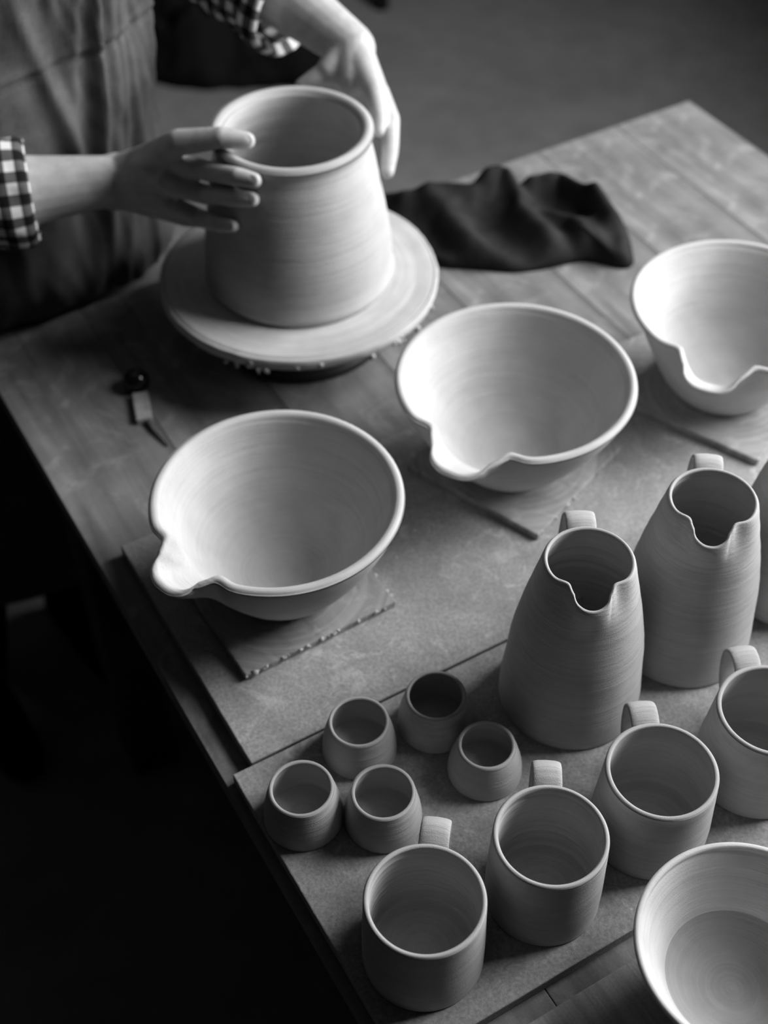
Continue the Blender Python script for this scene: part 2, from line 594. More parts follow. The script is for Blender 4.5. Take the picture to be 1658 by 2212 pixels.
def bowl(x, y, z0, Rr, h, Rb, th, label, seed, deform=None, mat=None, prof=None, inner=None, floor_z=.009, name='pouring_bowl', group=None):
    if prof is None:
        prof = [(Rb, 0), (Rb + .004, .006), (Rb + .14 * (Rr - Rb), .10 * h), (Rb + .40 * (Rr - Rb), .30 * h), (Rb + .62 * (Rr - Rb), .50 * h),
                (Rb + .81 * (Rr - Rb), .71 * h), (Rb + .93 * (Rr - Rb), .87 * h), (Rr, h)]
    if inner is None:
        ro = interp(prof, 60)[::-1]
        inner = [(r - th * (1 + .25 * (1 - z / h)), z) for r, z in ro[3::7] if z > .28 * h]
        rl, zl = inner[-1]
        inner += [(rl * .80, floor_z + (zl - floor_z) * .50), (rl * .58, floor_z + (zl - floor_z) * .20),
                  (rl * .36, floor_z + .0025), (rl * .18, floor_z), (.001, floor_z + .0008)]
    V, Fc = lathe(prof, th, floor_z, seed, 160, deform=deform, inner=inner, ring_in=.00035, ring_out=.00015, ring_freq=100.0)
    o = mk(name, V, Fc, mat or M_CLAY_BOWL, loc=(x, y, z0))
    return tag(o, label, 'bowl', group)

ZB = BT + BATT
R_ = math.radians
bowl(-.1000, .8571, ZB, .1200, .1225, .052, .0105,
     'unglazed spouted bowl standing at the ware board corner beside the table edge', 1,
     spout(R_(-134), .1225, .0240, .010, .005, R_(11.8), R_(18.5), R_(6), .45, .0022, .0016, 3.2), group='spouted pouring bowls')
bowl(.1357, 1.0258, ZB, .1243, .1187, .050, .0098,
     'unglazed spouted bowl between the banding wheel and the jugs', 2,
     spout(R_(-119.5), .1187, .023, .012, .007, R_(14), R_(22), R_(7), .45, .002, .002, 3.2), group='spouted pouring bowls')
bowl(.3867, 1.1466, ZB, .1170, .1180, .054, .0078,
     'unglazed deep spouted bowl beside the crumpled dark rag', 3,
     spout(R_(-114), .1180, .022, .015, .007, R_(14), R_(22), R_(7), .45, .002, .002, 3.2), group='spouted pouring bowls',
     prof=[(.054, 0), (.058, .005), (.068, .018), (.082, .045), (.095, .073), (.106, .098), (.117, .118)])
bowl(.2710, .4370, .009, .0865, .086, .036, .0055,
     'flared clay bowl with damp floor and spiral centre on plywood board', 4, None, M_CLAY_WET,
     prof=[(.036, 0), (.040, .004), (.052, .020), (.064, .042), (.075, .063), (.0865, .086)],
     inner=[(.0812, .0815), (.0755, .0715), (.070, .060), (.0640, .0480), (.0575, .0350), (.0550, .0302), (.0535, .0285),
            (.047, .0230), (.036, .0160), (.026, .0120), (.0205, .0112), (.0185, .0100), (.014, .0088), (.008, .0092), (.001, .0105)],
     floor_z=.0085, name='flared_bowl')

def strap_handle(path, width, thick, mat, root, taper=0.97):
    """path: (r, z) in the plane of the handle, swept with a rounded strap section; local +x is outwards"""
    P = interp(path, 28)
    T = np.gradient(P, axis=0)
    T /= np.linalg.norm(T, axis=1)[:, None]
    V, Fc = [], []
    sec = []
    for a in np.linspace(0, 2 * math.pi, 20, endpoint=False):
        ca, sa = math.cos(a), math.sin(a)
        sec.append((math.copysign(abs(ca) ** .45, ca) * .5, math.copysign(abs(sa) ** .6, sa) * .5))
    for i, (p, tt) in enumerate(zip(P, T)):
        nrm = (-tt[1], tt[0])
        u = i / (len(P) - 1)
        wd = width * (1 - (1 - taper) * math.sin(u * math.pi))
        for (a, b) in sec:
            yy = a * wd
            k = b * thick * (1 - .25 * (2 * a) ** 2)
            V.append(Vector((p[0] + nrm[0] * k, yy, p[1] + nrm[1] * k)))
    ns = len(sec)
    for i in range(len(P) - 1):
        for j in range(ns):
            k = (j + 1) % ns
            Fc.append([i * ns + j, i * ns + k, (i + 1) * ns + k, (i + 1) * ns + j])
    Fc.append(list(range(ns))[::-1])
    Fc.append([(len(P) - 1) * ns + j for j in range(ns)])
    return V, Fc

def rot_v(V, a):
    ca, sa = math.cos(a), math.sin(a)
    return [Vector((v.x * ca - v.y * sa, v.x * sa + v.y * ca, v.z)) for v in V]

# small cups: squat, wide at the foot, narrowing to a smaller mouth
def cup(x, y, Rr, h, Rb, label, seed):
    prof = [(Rb - .0008, 0), (Rb, .0012), (Rb, .004), (Rb - .01 * (Rb - Rr), h * .16), (Rb - .12 * (Rb - Rr), h * .38), (Rb - .32 * (Rb - Rr), h * .55),
            (Rb - .57 * (Rb - Rr), h * .72), (Rb - .80 * (Rb - Rr), h * .87), (Rr, h)]
    V, Fc = lathe(prof, .0034, .006, seed, 112, ring_in=.00012, ring_out=.00012)
    o = mk('espresso_cup', V, Fc, M_CLAY, loc=(x, y, BT))
    return tag(o, label, 'cup', 'small handleless cups')

cup(-.0715, .5949, .0277, .0469, .0345, 'small tapered cup closest to the ware board corner by the table edge', 11)
cup(-.0023, .5914, .0273, .0456, .0335, 'small tapered cup against the strap handle of the mug by the board edge', 12)
cup(-.0235, .6641, .0269, .0433, .0337, 'small tapered cup against the board seam between two other cups', 13)
cup(.0454, .6908, .0271, .0444, .0340, 'small tapered cup against the board seam nearest the tall jug', 14)
cup(.0882, .6408, .0253, .0404, .0330, 'small low tapered cup with ridged wall between the jug and a mug', 15)

def mug(x, y, Rr, h, Rb, hang, label, seed, ring=.00035, belly=0.0):
    root = empty('mug', (x, y, BT), label, 'mug', 'clay mugs with strap handles')
    prof = [(Rb - .0014, 0), (Rb, .002), (Rb, .005), (Rb, .012), (Rb + belly * .6, h * .30), (Rb - .35 * (Rb - Rr) + belly, h * .55),
            (Rb - .72 * (Rb - Rr) + belly * .5, h * .8), (Rr, h)]
    V, Fc = lathe(prof, .0042, .008, seed, 136, ring_in=ring, ring_out=.00012, ring_freq=150)
    mk('body', V, Fc, M_CLAY, root)
    path = [(Rr + .0010, h * .80), (Rr + .010, h * .885), (Rr + .022, h * .90), (Rr + .031, h * .80), (Rr + .032, h * .62),
            (Rr + .026, h * .42), (Rr + .012, h * .25), (Rb - .0005, h * .20)]
    V, Fc = strap_handle(path, .0245, .0062, M_CLAY, root)
    mk('handle', rot_v(V, hang), Fc, M_CLAY, root)

mug(.0290, .4700, .0471, .0926, .0490, R_(81), 'clay mug nearest the table side, its handle reaching two small cups', 21, .0014)
mug(.1288, .5216, .0457, .0955, .0478, R_(87), 'clay mug with ringed interior standing between two mugs beside the low cup', 22, .0017)
mug(.2246, .5811, .0460, .0934, .0500, R_(95), 'clay mug with smooth interior in front of the tall jug', 23, .00012)
mug(.3262, .6400, .0462, .0930, .0520, R_(99), 'clay mug in front of the second jug, widening to its foot', 24, .00014)

def jug(x, y, Rr, h, Rb, sp_ang, hang, label, seed):
    root = empty('jug', (x, y, BT), label, 'jug', 'tall clay jugs')
    prof = [(Rb - .0016, 0), (Rb, .002), (Rb, .006), (Rb, .016), (Rb - .003, h * .28), (Rb - .24 * (Rb - Rr), h * .48),
            (Rb - .46 * (Rb - Rr), h * .66), (Rb - .72 * (Rb - Rr), h * .83), (Rb - .90 * (Rb - Rr), h * .94), (Rr, h)]
    V, Fc = lathe(prof, .0036, .008, seed, 144, ring_in=.0015, ring_out=.00032, ring_freq=110,
                  deform=spout(sp_ang, h, .0110, .0095, .0046, R_(22), R_(37), R_(15), .72, .0012, .0006, 2.5))
    mk('body', V, Fc, M_CLAY, root)
    path = [(Rr + .0030, h * .90), (Rr + .009, h * .945), (Rr + .019, h * .955), (Rr + .031, h * .90), (Rr + .038, h * .76),
            (Rr + .036, h * .58), (Rr + .029, h * .44), (Rb - .012, h * .38)]
    V, Fc = strap_handle(path, .0265, .0065, M_CLAY, root)
    mk('handle', rot_v(V, hang), Fc, M_CLAY, root)

jug(.1710, .7242, .0384, .1892, .0649, R_(-92), R_(91), 'tall tapered clay jug beside the cups, spout turned to the mugs', 31)
jug(.2854, .7915, .0389, .1912, .0650, R_(-101), R_(83), 'tall tapered clay jug standing between two other jugs', 32)
jug(.4030, .8600, .0389, .1905, .0650, R_(-101), R_(84), 'tall clay jug at the far end of the row of jugs', 33)

# ------------------------------------------------------------------ banding wheel and the big pot
WX, WY = -.0988, 1.2820
wheel = empty('banding_wheel', (WX, WY, 0), 'banding wheel with slip-covered disc on a black iron base', 'wheel')
V, Fc = lathe([(.104, 0), (.106, .004), (.106, .010), (.098, .016), (.060, .020), (.030, .026)], .004, .002, 41, 96,
              inner=[(.024, .026), (.012, .027), (.001, .027)], ring_in=0, ring_out=0)
mk('base', V, Fc, M_IRON, wheel)
V, Fc = lathe([(.022, .018), (.022, .05), (.03, .069)], .004, .05, 42, 48, inner=[(.024, .069), (.012, .0695), (.001, .0695)], ring_in=0, ring_out=0)
mk('spindle', V, Fc, M_IRON, wheel)
def disc_def(a, r, z):
    return r + .0012 * noise.noise(Vector((math.cos(a) * 3, math.sin(a) * 3, 1))) + (.0008 * noise.noise(Vector((math.cos(a) * 14, math.sin(a) * 14, z * 90))) if r > .15 else 0), z
V, Fc = lathe([(.1600, .0695), (.1628, .0715), (.1650, .0770), (.1650, .0815), (.1635, .0848)], .0035, .0842, 43, 160, deform=disc_def,
              inner=[(.1590, .0861), (.150, .0857), (.140, .0850), (.130, .0853), (.110, .0850), (.06, .0850), (.001, .0850)], ring_in=.0002, ring_out=.0001)
V = [Vector((v.x, v.y, max(v.z, .0690))) for v in V]
mk('disc', V, Fc, M_SLIP, wheel)
vf = []
r2 = random.Random(5)
for k in range(24):
    a = R_(r2.choice((r2.gauss(-104, 7), r2.gauss(-45, 12), r2.uniform(-125, -25))))
    sz = r2.uniform(.0014, .0034)
    bm = bmesh.new()
    bmesh.ops.create_icosphere(bm, subdivisions=1, radius=sz)
    lo_z = r2.uniform(.068, .078)
    ln = r2.uniform(1.0, 2.2)
    for v in bm.verts:
        v.co = v.co * (1 + .6 * noise.noise(v.co * 800 + Vector((k, 0, 0))))
        v.co = Vector((.1645 * math.cos(a) + v.co.x * 1.3, .1645 * math.sin(a) + v.co.y * .9, lo_z + v.co.z * ln))
    bm.verts.index_update()
    vf.append(([v.co.copy() for v in bm.verts], [[v.index for v in f.verts] for f in bm.faces]))
    bm.free()
V, Fc = merge(*vf)
tag(mk('clay_drips', V, Fc, M_SLIP, wheel), kind='stuff')
for (a, rr, zz, ln) in ((-104, .1635, .064, .007), (-108, .164, .068, .004)):
    bm = bmesh.new()
    bmesh.ops.create_cone(bm, cap_ends=True, segments=10, radius1=.0005, radius2=.0042, depth=ln * 1.6)
    V = [Vector((v.co.x + rr * math.cos(R_(a)), v.co.y + rr * math.sin(R_(a)), v.co.z + zz + .004)) for v in bm.verts]
    bm.verts.index_update()
    Fc = [[v.index for v in f.verts] for f in bm.faces]
    bm.free()
    mk('clay_drip', V, Fc, M_SLIP, wheel)

POT_Z, POT_H, POT_RR, POT_RB = .0855, .1905, .0900, .1105
POTX, POTY = -.0973, 1.2837
pot_prof = [(POT_RB - .003, 0), (POT_RB, .004), (POT_RB - .0008, .02), (.1075, .05), (.1020, .085), (.0960, .12), (.0905, .15), (.0868, .168),
            (.0862, .176), (.0882, .183), (POT_RR, .1905)]
V, Fc = lathe(pot_prof, .0135, .010, 51, 160, ring_in=.0010, ring_out=.0006, ring_freq=75,
              inner=[(.0762, .186), (.0752, .175), (.0770, .160), (.083, .13), (.090, .09), (.098, .05), (.1015, .022), (.098, .013), (.08, .0102), (.04, .0100), (.001, .0100)])
tag(mk('clay_pot', V, Fc, M_CLAY, loc=(POTX, POTY, POT_Z)), 'large freshly thrown clay pot with thick rim held by two hands', 'pot')

def pot_r(z):
    zz = z - POT_Z
    P = pot_prof
    if zz <= 0: return P[0][0]
    for (r0, z0), (r1, z1) in zip(P, P[1:]):
        if zz <= z1:
            return r0 + (r1 - r0) * (zz - z0) / max(z1 - z0, 1e-6)
    return -1.0

def on_pot(u, v, infl):
    """first point on the pixel ray that lies infl outside the pot wall, else the closest approach"""
    best = None
    for d in np.arange(1.25, 1.62, .0005):
        p = PD(u, v, d)
        g = math.hypot(p.x - POTX, p.y - POTY) - pot_r(p.z) - infl
        if best is None or g < best[0]:
            best = (g, p)
        if g <= 0 and p.z < POT_Z + POT_H:
            return p
    return best[1]

# ------------------------------------------------------------------ wooden tool with black knob on the table
tool = empty('potters_tool', PZ(296, 850, 0), 'small tool with glossy black round knob and pale block', 'tool')
bm = bmesh.new()
bmesh.ops.create_uvsphere(bm, u_segments=28, v_segments=18, radius=.0155)
for v in bm.verts:
    v.co.z = v.co.z * .92
    if v.co.z < -.012: v.co.z = -.012
kp = PZ(294, 822, .012)
V = [v.co + kp for v in bm.verts]
bm.verts.index_update(); Fc = [[v.index for v in f.verts] for f in bm.faces]; bm.free()
world_part('knob', V, Fc, M_BLACKGLOSS, tool)
p0, p1 = PZ(302, 850, .006), PZ(312, 908, .006)
dv = (p1 - p0); ln = dv.length; an = math.atan2(dv.y, dv.x)
V, Fc = bevel_box(0, 0, 0, ln, .0185, .009, .0015)
V = [Vector(v) + Vector((0, 0, 0)) for v in rot_v(V, an)]
V = [v + (p0 + p1) / 2 - Vector((0, 0, .0015)) for v in V]
world_part('block', V, Fc, M_PALEWOOD, tool, smooth=False)
def loft(points, radii, nseg=14, closed_ends=True, ell=None):
    """tapered tube through points, round section"""
    P = [Vector(p) for p in points]
    V, Fc = [], []
    up = Vector((0.13, 0.21, 0.97)).normalized()
    fr = None
    for i, p in enumerate(P):
        tt = (P[min(i + 1, len(P) - 1)] - P[max(i - 1, 0)]).normalized()
        if fr is None:
            fr = tt.orthogonal().normalized()
        fr = (fr - tt * fr.dot(tt)).normalized()
        bn = tt.cross(fr)
        for j in range(nseg):
            a = 2 * math.pi * j / nseg
            V.append(p + (fr * math.cos(a) + bn * math.sin(a)) * radii[i])
    for i in range(len(P) - 1):
        for j in range(nseg):
            k = (j + 1) % nseg
            Fc.append([i * nseg + j, i * nseg + k, (i + 1) * nseg + k, (i + 1) * nseg + j])
    if closed_ends:
        Fc.append(list(range(nseg))[::-1])
        Fc.append([(len(P) - 1) * nseg + j for j in range(nseg)])
    return V, Fc
V, Fc = loft([PZ(310, 905, .003), PZ(330, 930, .003), PZ(362, 962, .002)], [.0022, .0018, .001], 8)
world_part('wire', V, Fc, M_IRON, tool)

# ------------------------------------------------------------------ crumpled dark rag behind the pot
def heap(cx, cy, z0, a, b, hh, ang, seed, nr=60, na=150, edge=None, folds=1.0, sharp=26.0):
    V, Fc = [], []
    ca, sa = math.cos(ang), math.sin(ang)
    rows = []
    for i in range(nr + 1):
        t_ = i / nr
        row = []
        for j in range(na):
            th = 2 * math.pi * j / na
            e = 1 + .16 * noise.noise(Vector((math.cos(th) * 1.7, math.sin(th) * 1.7, seed))) + .06 * noise.noise(Vector((math.cos(th) * 5, math.sin(th) * 5, seed + 4)))
            if edge: e *= edge(th)
            x, y = t_ * e * a * math.cos(th), t_ * e * b * math.sin(th)
            p = Vector((x, y, seed))
            wv = noise.noise_vector(p * 7.0) * .03
            q = p + wv
            rid = 1 - abs(noise.noise(Vector((q.x * 13, q.y * 9, seed)))) * 1.9
            rid2 = 1 - abs(noise.noise(Vector((q.x * sharp, q.y * sharp * .8, seed + 2)))) * 1.7
            big = .75 + .6 * noise.noise(Vector((x * 6, y * 8, seed + 8)))
            env = max(1 - t_ ** 3.0, 0) ** .55
            z = hh * env * max(.25, big * (.55 + .45 * rid * folds) + .14 * rid2 * folds)
            z = max(z, .004 if t_ < 1 else 0.0)
            off = noise.noise_vector(Vector((x * 16, y * 16, z * 16 + seed))) * .012 * env * folds
            x, y = x + off.x, y + off.y
            row.append(len(V))
            V.append(Vector((cx + x * ca - y * sa, cy + x * sa + y * ca, z0 + z)))
        rows.append(row)
    for i in range(nr):
        for j in range(na):
            k = (j + 1) % na
            Fc.append([rows[i][j], rows[i + 1][j], rows[i + 1][k], rows[i][k]])
    Fc.append(rows[nr][::-1])
    return V, Fc

# outline of the rag on the table, lobes of cloth piled on it (pixel, height, spread)
RO = [PZ(u, v_, 0) for u, v_ in ((800, 470), (850, 520), (900, 560), (945, 580), (1030, 585), (1110, 592), (1180, 583), (1250, 566), (1300, 570), (1345, 586),
                                 (1372, 575), (1362, 530), (1345, 480), (1330, 455), (1270, 425), (1190, 420), (1130, 430), (1060, 430), (980, 425), (900, 425), (840, 425), (790, 430))]
# folds: ridge lines (pixels on a plane a little above the table), height, width
RIDGES = [([(1030, 405), (1075, 400), (1110, 460), (1180, 535), (1245, 560)], .030, .018), ([(1135, 400), (1200, 395), (1265, 432), (1300, 485)], .036, .016),
          ([(1290, 430), (1335, 490), (1362, 565)], .026, .017), ([(860, 430), (950, 455), (1030, 515), (1095, 570)], .022, .020),
          ([(880, 520), (960, 540), (1020, 575)], .014, .016), ([(920, 420), (1000, 425), (1060, 410)], .026, .020), ([(1150, 455), (1215, 475), (1260, 530)], .020, .013),
          ([(1250, 480), (1300, 530), (1330, 572)], .014, .012)]
RIDGES = [([PZ(u, v_, .03) for u, v_ in pl], a_h, wd) for pl, a_h, wd in RIDGES]
base = PZ(1100, 505, 0)
base.z = 0
def seg_d(p, a, b_):
    abx, aby = b_.x - a.x, b_.y - a.y
    u = max(0, min(1, ((p.x - a.x) * abx + (p.y - a.y) * aby) / (abx * abx + aby * aby)))
    return math.hypot(p.x - a.x - u * abx, p.y - a.y - u * aby)
def rag_h(p):
    q = p + noise.noise_vector(Vector((p.x * 9, p.y * 9, 3.0))) * .016
    hgt = .020 + .008 * noise.noise(Vector((q.x * 11, q.y * 11, 2.0)))
    for pl, a_h, wd in RIDGES:
        d = min(seg_d(q, a, b_) for a, b_ in zip(pl, pl[1:]))
        hgt += a_h * math.exp(-(d / wd) ** 2)
    wr = noise.noise(Vector((q.x * 38 + q.y * 22, q.y * 30 - q.x * 10, 4.0)))
    return hgt + .0035 * wr
n_out, nr = 220, 70
ro = np.array([(p.x, p.y) for p in RO] + [(RO[0].x, RO[0].y)])
dd_ = np.r_[0, np.cumsum(np.hypot(*np.diff(ro, axis=0).T))]
outl = []
for k in range(n_out):
    x = dd_[-1] * k / n_out
    outl.append(Vector((np.interp(x, dd_, ro[:, 0]), np.interp(x, dd_, ro[:, 1]), 0)))
outl = [(outl[k - 3] + outl[k - 2] + outl[k - 1] + outl[k] + outl[(k + 1) % n_out] + outl[(k + 2) % n_out] + outl[(k + 3) % n_out]) / 7 for k in range(n_out)]
V, Fc = [], []
for i in range(nr + 1):
    t_ = i / nr
    for k in range(n_out):
        p = base.lerp(outl[k], t_)
        env = max(1 - t_ ** 5, 0) ** .5
        z = max(rag_h(p), .008) * env
        sw = noise.noise_vector(Vector((p.x * 14, p.y * 14, z * 10))) * .010 * env
        V.append(Vector((p.x + sw.x, p.y + sw.y, max(z, 0.0005 if t_ > .98 else .004))) - base)
for i in range(nr):
    for k in range(n_out):
        j = (k + 1) % n_out
        Fc.append([i * n_out + k, (i + 1) * n_out + k, (i + 1) * n_out + j, i * n_out + j])
Fc.append([nr * n_out + k for k in range(n_out)][::-1])
tag(mk('rag', V, Fc, M_RAG, loc=base), 'crumpled dark cloth rag lying on the table behind the pot', 'rag')

# ------------------------------------------------------------------ things on the floor behind the potter
base = Vector((-.43, 3.46, FLOOR))
V, Fc = heap(0, 0, 0, .31, .20, .24, R_(-8), 9.1, 40, 100, folds=.8, sharp=14)
tag(mk('bag', V, Fc, M_BLACKCLOTH, loc=base), 'slumped black cloth bag on the floor behind the potter', 'bag')
stool = empty('stool', (-.03, 3.98, FLOOR), 'black wooden stool standing on the concrete floor', 'stool')
V, Fc = lathe([(.16, .45), (.165, .455), (.165, .478), (.16, .482)], .006, .48, 61, 48, inner=[(.15, .483), (.08, .481), (.001, .481)], ring_in=0, ring_out=0)
V = [Vector((v.x, v.y, max(v.z, .45))) for v in V]
mk('seat', V, Fc, M_IRON, stool)
for k in range(3):
    a = R_(-82 + 120 * k)
    V, Fc = loft([Vector((math.cos(a) * .25, math.sin(a) * .25, 0)), Vector((math.cos(a) * .11, math.sin(a) * .11, .452))], [.022, .017], 12)
    mk('leg', V, Fc, M_IRON, stool)

# ------------------------------------------------------------------ the potter
person = empty('person', W(.24, -1.47, FLOOR), 'person in linen apron and gingham shirt steadying the big pot', 'person')

def sphere_vf(c, r, sc=(1, 1, 1), sub=2, rotm=None):
    bm = bmesh.new()
    bmesh.ops.create_icosphere(bm, subdivisions=sub, radius=1.0)
    V = []
    for v in bm.verts:
        p = Vector((v.co.x * r * sc[0], v.co.y * r * sc[1], v.co.z * r * sc[2]))
        if rotm is not None: p = rotm @ p
        V.append(p + Vector(c))
    bm.verts.index_update()
    Fc = [[v.index for v in f.verts] for f in bm.faces]
    bm.free()
    return V, Fc

def chain(pts, rad, out, nsub=5):
    """rounded tapered limb through joints, made of closed pieces for the voxel union"""
    P = [Vector(p) for p in pts]
    for i in range(len(P) - 1):
        out.append(loft([P[i].lerp(P[i + 1], k / nsub) for k in range(nsub + 1)],
                        [rad[i] + (rad[i + 1] - rad[i]) * k / nsub for k in range(nsub + 1)], 18))
    for p, r in zip(P, rad):
        out.append(sphere_vf(p, r))

def frame(fwd, up):
    x = fwd.normalized()
    y = up.cross(x).normalized()
    z = x.cross(y)
    return Matrix((x, y, z)).transposed()

B = []
# joints
shR, shL = W(.13, -1.44, .46), W(.475, -1.44, .47)
elR = PD(-150, 436, 1.462)
wrR = PD(243, 390, 1.497)
elL = PD(445, -135, 1.62)
wrL = PD(762, 104, 1.535)
hipC = W(.28, -1.525, .10)
# torso, neck, head
chain([W(.28, -1.53, .05), W(.29, -1.52, .18), W(.30, -1.49, .33)], [.135, .118, .125], B)
chain([W(.20, -1.47, .39), W(.41, -1.47, .39)], [.085, .085], B)
chain([W(.30, -1.43, .46), W(.305, -1.385, .56)], [.062, .052], B)
hc = W(.31, -1.345, .655)
headrot = frame(W(.12, 1, -.45) - W(0, 0, 0), Vector((0, 0, 1)))
def hp(x, y, z): return hc + headrot @ Vector((x, y, z))
B.append(sphere_vf(hp(-.012, 0, .022), .095, (1.0, .82, .95), 3, headrot))
B.append(sphere_vf(hp(.022, 0, -.040), .068, (.95, .86, 1.15), 3, headrot))
chain([hp(.083, 0, .012), hp(.103, 0, -.020)], [.009, .013], B)
B.append(sphere_vf(hp(.076, 0, -.060), .022, (.7, 1.15, .42), 2, headrot))
for s_ in (-1, 1):
    B.append(sphere_vf(hp(.068, s_ * .031, .010), .0135, (.8, 1.1, .8), 2, headrot))
    B.append(sphere_vf(hp(-.005, s_ * .080, -.008), .028, (.6, .35, 1.0), 2, headrot))
# arms
chain([shR, shR.lerp(elR, .5), elR], [.058, .050, .044], B)
chain([elR, elR.lerp(wrR, .35), elR.lerp(wrR, .72), wrR], [.044, .043, .034, .028], B)
chain([shL, shL.lerp(elL, .5), elL], [.058, .050, .044], B)
chain([elL, elL.lerp(wrL, .35), elL.lerp(wrL, .75), wrL], [.044, .043, .033, .027], B)
# right hand
nails = []
def rp(u, v, infl): return on_pot(u, v, infl)
iM, iP, iD, iT = PD(376, 352, 1.452), rp(450, 370, .0118), rp(513, 382, .0104), rp(549, 390, .0086)
mM, mP, mD, mT = PD(352, 396, 1.458), rp(444, 420, .0116), rp(511, 427, .0102), rp(545, 431, .0084)
rM, rP, rD, rT = PD(345, 432, 1.470), PD(428, 470, 1.475), rp(476, 485, .0096), rp(503, 488, .0075)
pM, pP, pT = PD(328, 448, 1.492), PD(400, 474, 1.50), PD(436, 480, 1.505)
tC, tM_, tI, tT = PD(300, 352, 1.482), PZ(385, 308, .276), PZ(478, 297, .2885), PZ(533, 304, .2865)
chain([iM, iP, iD, iT], [.0125, .0112, .0100, .0086], B)
chain([mM, mP, mD, mT], [.0125, .0110, .0098, .0084], B)
chain([rM, rP, rD, rT], [.0122, .0106, .0094, .0074], B)
chain([pM, pP, pT], [.0105, .0084, .0066], B)
for jc, jr in ((iP, .0119), (mP, .0117), (rP, .0112), (tI, .0122), (iD, .0104), (mD, .0102)):
    B.append(sphere_vf(jc, jr))
for jc in (iM, mM, rM):
    B.append(sphere_vf(jc + (CAMPOS - jc).normalized() * .0035, .0118))
chain([tC, tM_, tI, tT], [.0170, .0145, .0115, .0096], B)
wa, wb = PD(250, 370, 1.497), PD(246, 416, 1.505)
chain([wa, iM], [.019, .0125], B)
chain([wrR, mM], [.0215, .0130], B)
chain([wb, rM], [.0190, .0125], B)
chain([wb, pM], [.0170, .0115], B)
chain([wa, tC, tM_], [.018, .0175, .0135], B)
chain([wa, wb], [.0215, .0215], B)
chain([iM, mM, rM], [.0118, .0118, .0112], B)
chain([tC, tC.lerp(iM, .55)], [.0155, .012], B)
# left hand
l1 = [PD(806, 196, 1.500), PD(815, 232, 1.487), PD(820, 262, 1.478), PD(818.5, 285, 1.473)]
l2 = [PD(816, 196, 1.512), PD(842, 258, 1.500), PD(842, 325, 1.492), PD(836, 372, 1.487)]
l3 = [PD(812, 190, 1.530), PD(834, 256, 1.520), PD(838, 318, 1.513), PD(834, 355, 1.508)]
l4 = [PD(802, 185, 1.547), PD(820, 240, 1.542), PD(826, 290, 1.538)]
lt = [PD(745, 128, 1.532), PD(712, 152, 1.528), PD(676, 172, 1.530), PD(650, 186, 1.533)]
chain(l1, [.0118, .0102, .0092, .0068], B)
chain(l2, [.0125, .0115, .0102, .0082], B)
chain(l3, [.0115, .0100, .0088, .0074], B)
chain(l4, [.0105, .0086, .0068], B)
chain(lt, [.0160, .0135, .0108, .0086], B)
chain([wrL, l1[0]], [.0235, .0125], B)
chain([wrL, l2[0]], [.0225, .0120], B)
chain([wrL, l3[0]], [.0225, .0125], B)
chain([wrL, l4[0]], [.0210, .0115], B)
chain([l1[0], l2[0], l3[0], l4[0]], [.0115, .0115, .0115, .011], B)
chain([wrL, lt[0]], [.0235, .0170], B)
chain([lt[0], lt[0].lerp(l1[0], .6)], [.018, .0145], B)
chain([wrL, lt[1]], [.024, .0165], B)
chain([lt[1].lerp(lt[0], .4), l1[0].lerp(wrL, .35)], [.015, .015], B)
chain([lt[0], l3[0].lerp(wrL, .3)], [.02, .016], B)
chain([wrL, lt[1].lerp(l2[0], .5)], [.027, .019], B)
chain([lt[1], lt[1].lerp(l3[0], .8)], [.0155, .014], B)

def remesh(V, Fc, vox, smooth_it, name):
    me = bpy.data.meshes.new(name)
    me.from_pydata([tuple(v) for v in V], [], Fc)
    bm = bmesh.new(); bm.from_mesh(me)
    bmesh.ops.recalc_face_normals(bm, faces=bm.faces)
    bm.to_mesh(me); bm.free()
    o = bpy.data.objects.new(name, me)
    COL.objects.link(o)
    md = o.modifiers.new('remesh', 'REMESH')
    md.mode = 'VOXEL'; md.voxel_size = vox; md.adaptivity = 0.0
    ms = o.modifiers.new('smooth', 'SMOOTH')
    ms.factor = 0.5; ms.iterations = smooth_it
    dg = bpy.context.evaluated_depsgraph_get()
    dg.update()
    out = bpy.data.meshes.new_from_object(o.evaluated_get(dg))
    vs = [v.co.copy() for v in out.vertices]
    fs = [list(p.vertices) for p in out.polygons]
    bpy.data.objects.remove(o)
    return vs, fs

V, Fc = merge(*B)
V, Fc = remesh(V, Fc, .0022, 6, 'body_source')
body = world_part('body', V, Fc, M_SKIN, person)

# fingernails of the fingers laid on the pot
def nail(tip, prev, toward, wd, lnn):
    ax = (tip - prev).normalized()
    n_ = (toward - ax * toward.dot(ax)).normalized()
    Mx = Matrix((ax, n_.cross(ax), n_)).transposed()
    V, Fc = sphere_vf((0, 0, 0), 1.0, (lnn, wd, .0012), 3)
    return [Mx @ v + tip + n_ * .0068 + ax * .0008 for v in V], Fc
tocam = (CAMPOS - iT).normalized()
for tip, prev, wd in ((tT, tI, .0062), (iT, iD, .0056), (mT, mD, .0056), (rT, rD, .0046)):
    V, Fc = nail(tip, prev, tocam, wd, .0068)
    mk('fingernail', [v - Vector(person.location) for v in V], Fc, M_NAIL, body)

# hair
hv = [sphere_vf(hp(-.022, 0, .030), .101, (1.0, .86, 1.0), 3, headrot), sphere_vf(hp(-.10, 0, .05), .045, (1, 1, 1), 3)]
V, Fc = merge(*hv)
keep = []
V, Fc = remesh(V, Fc, .006, 3, 'hair_source')
world_part('hair', V, Fc, M_HAIR, person)

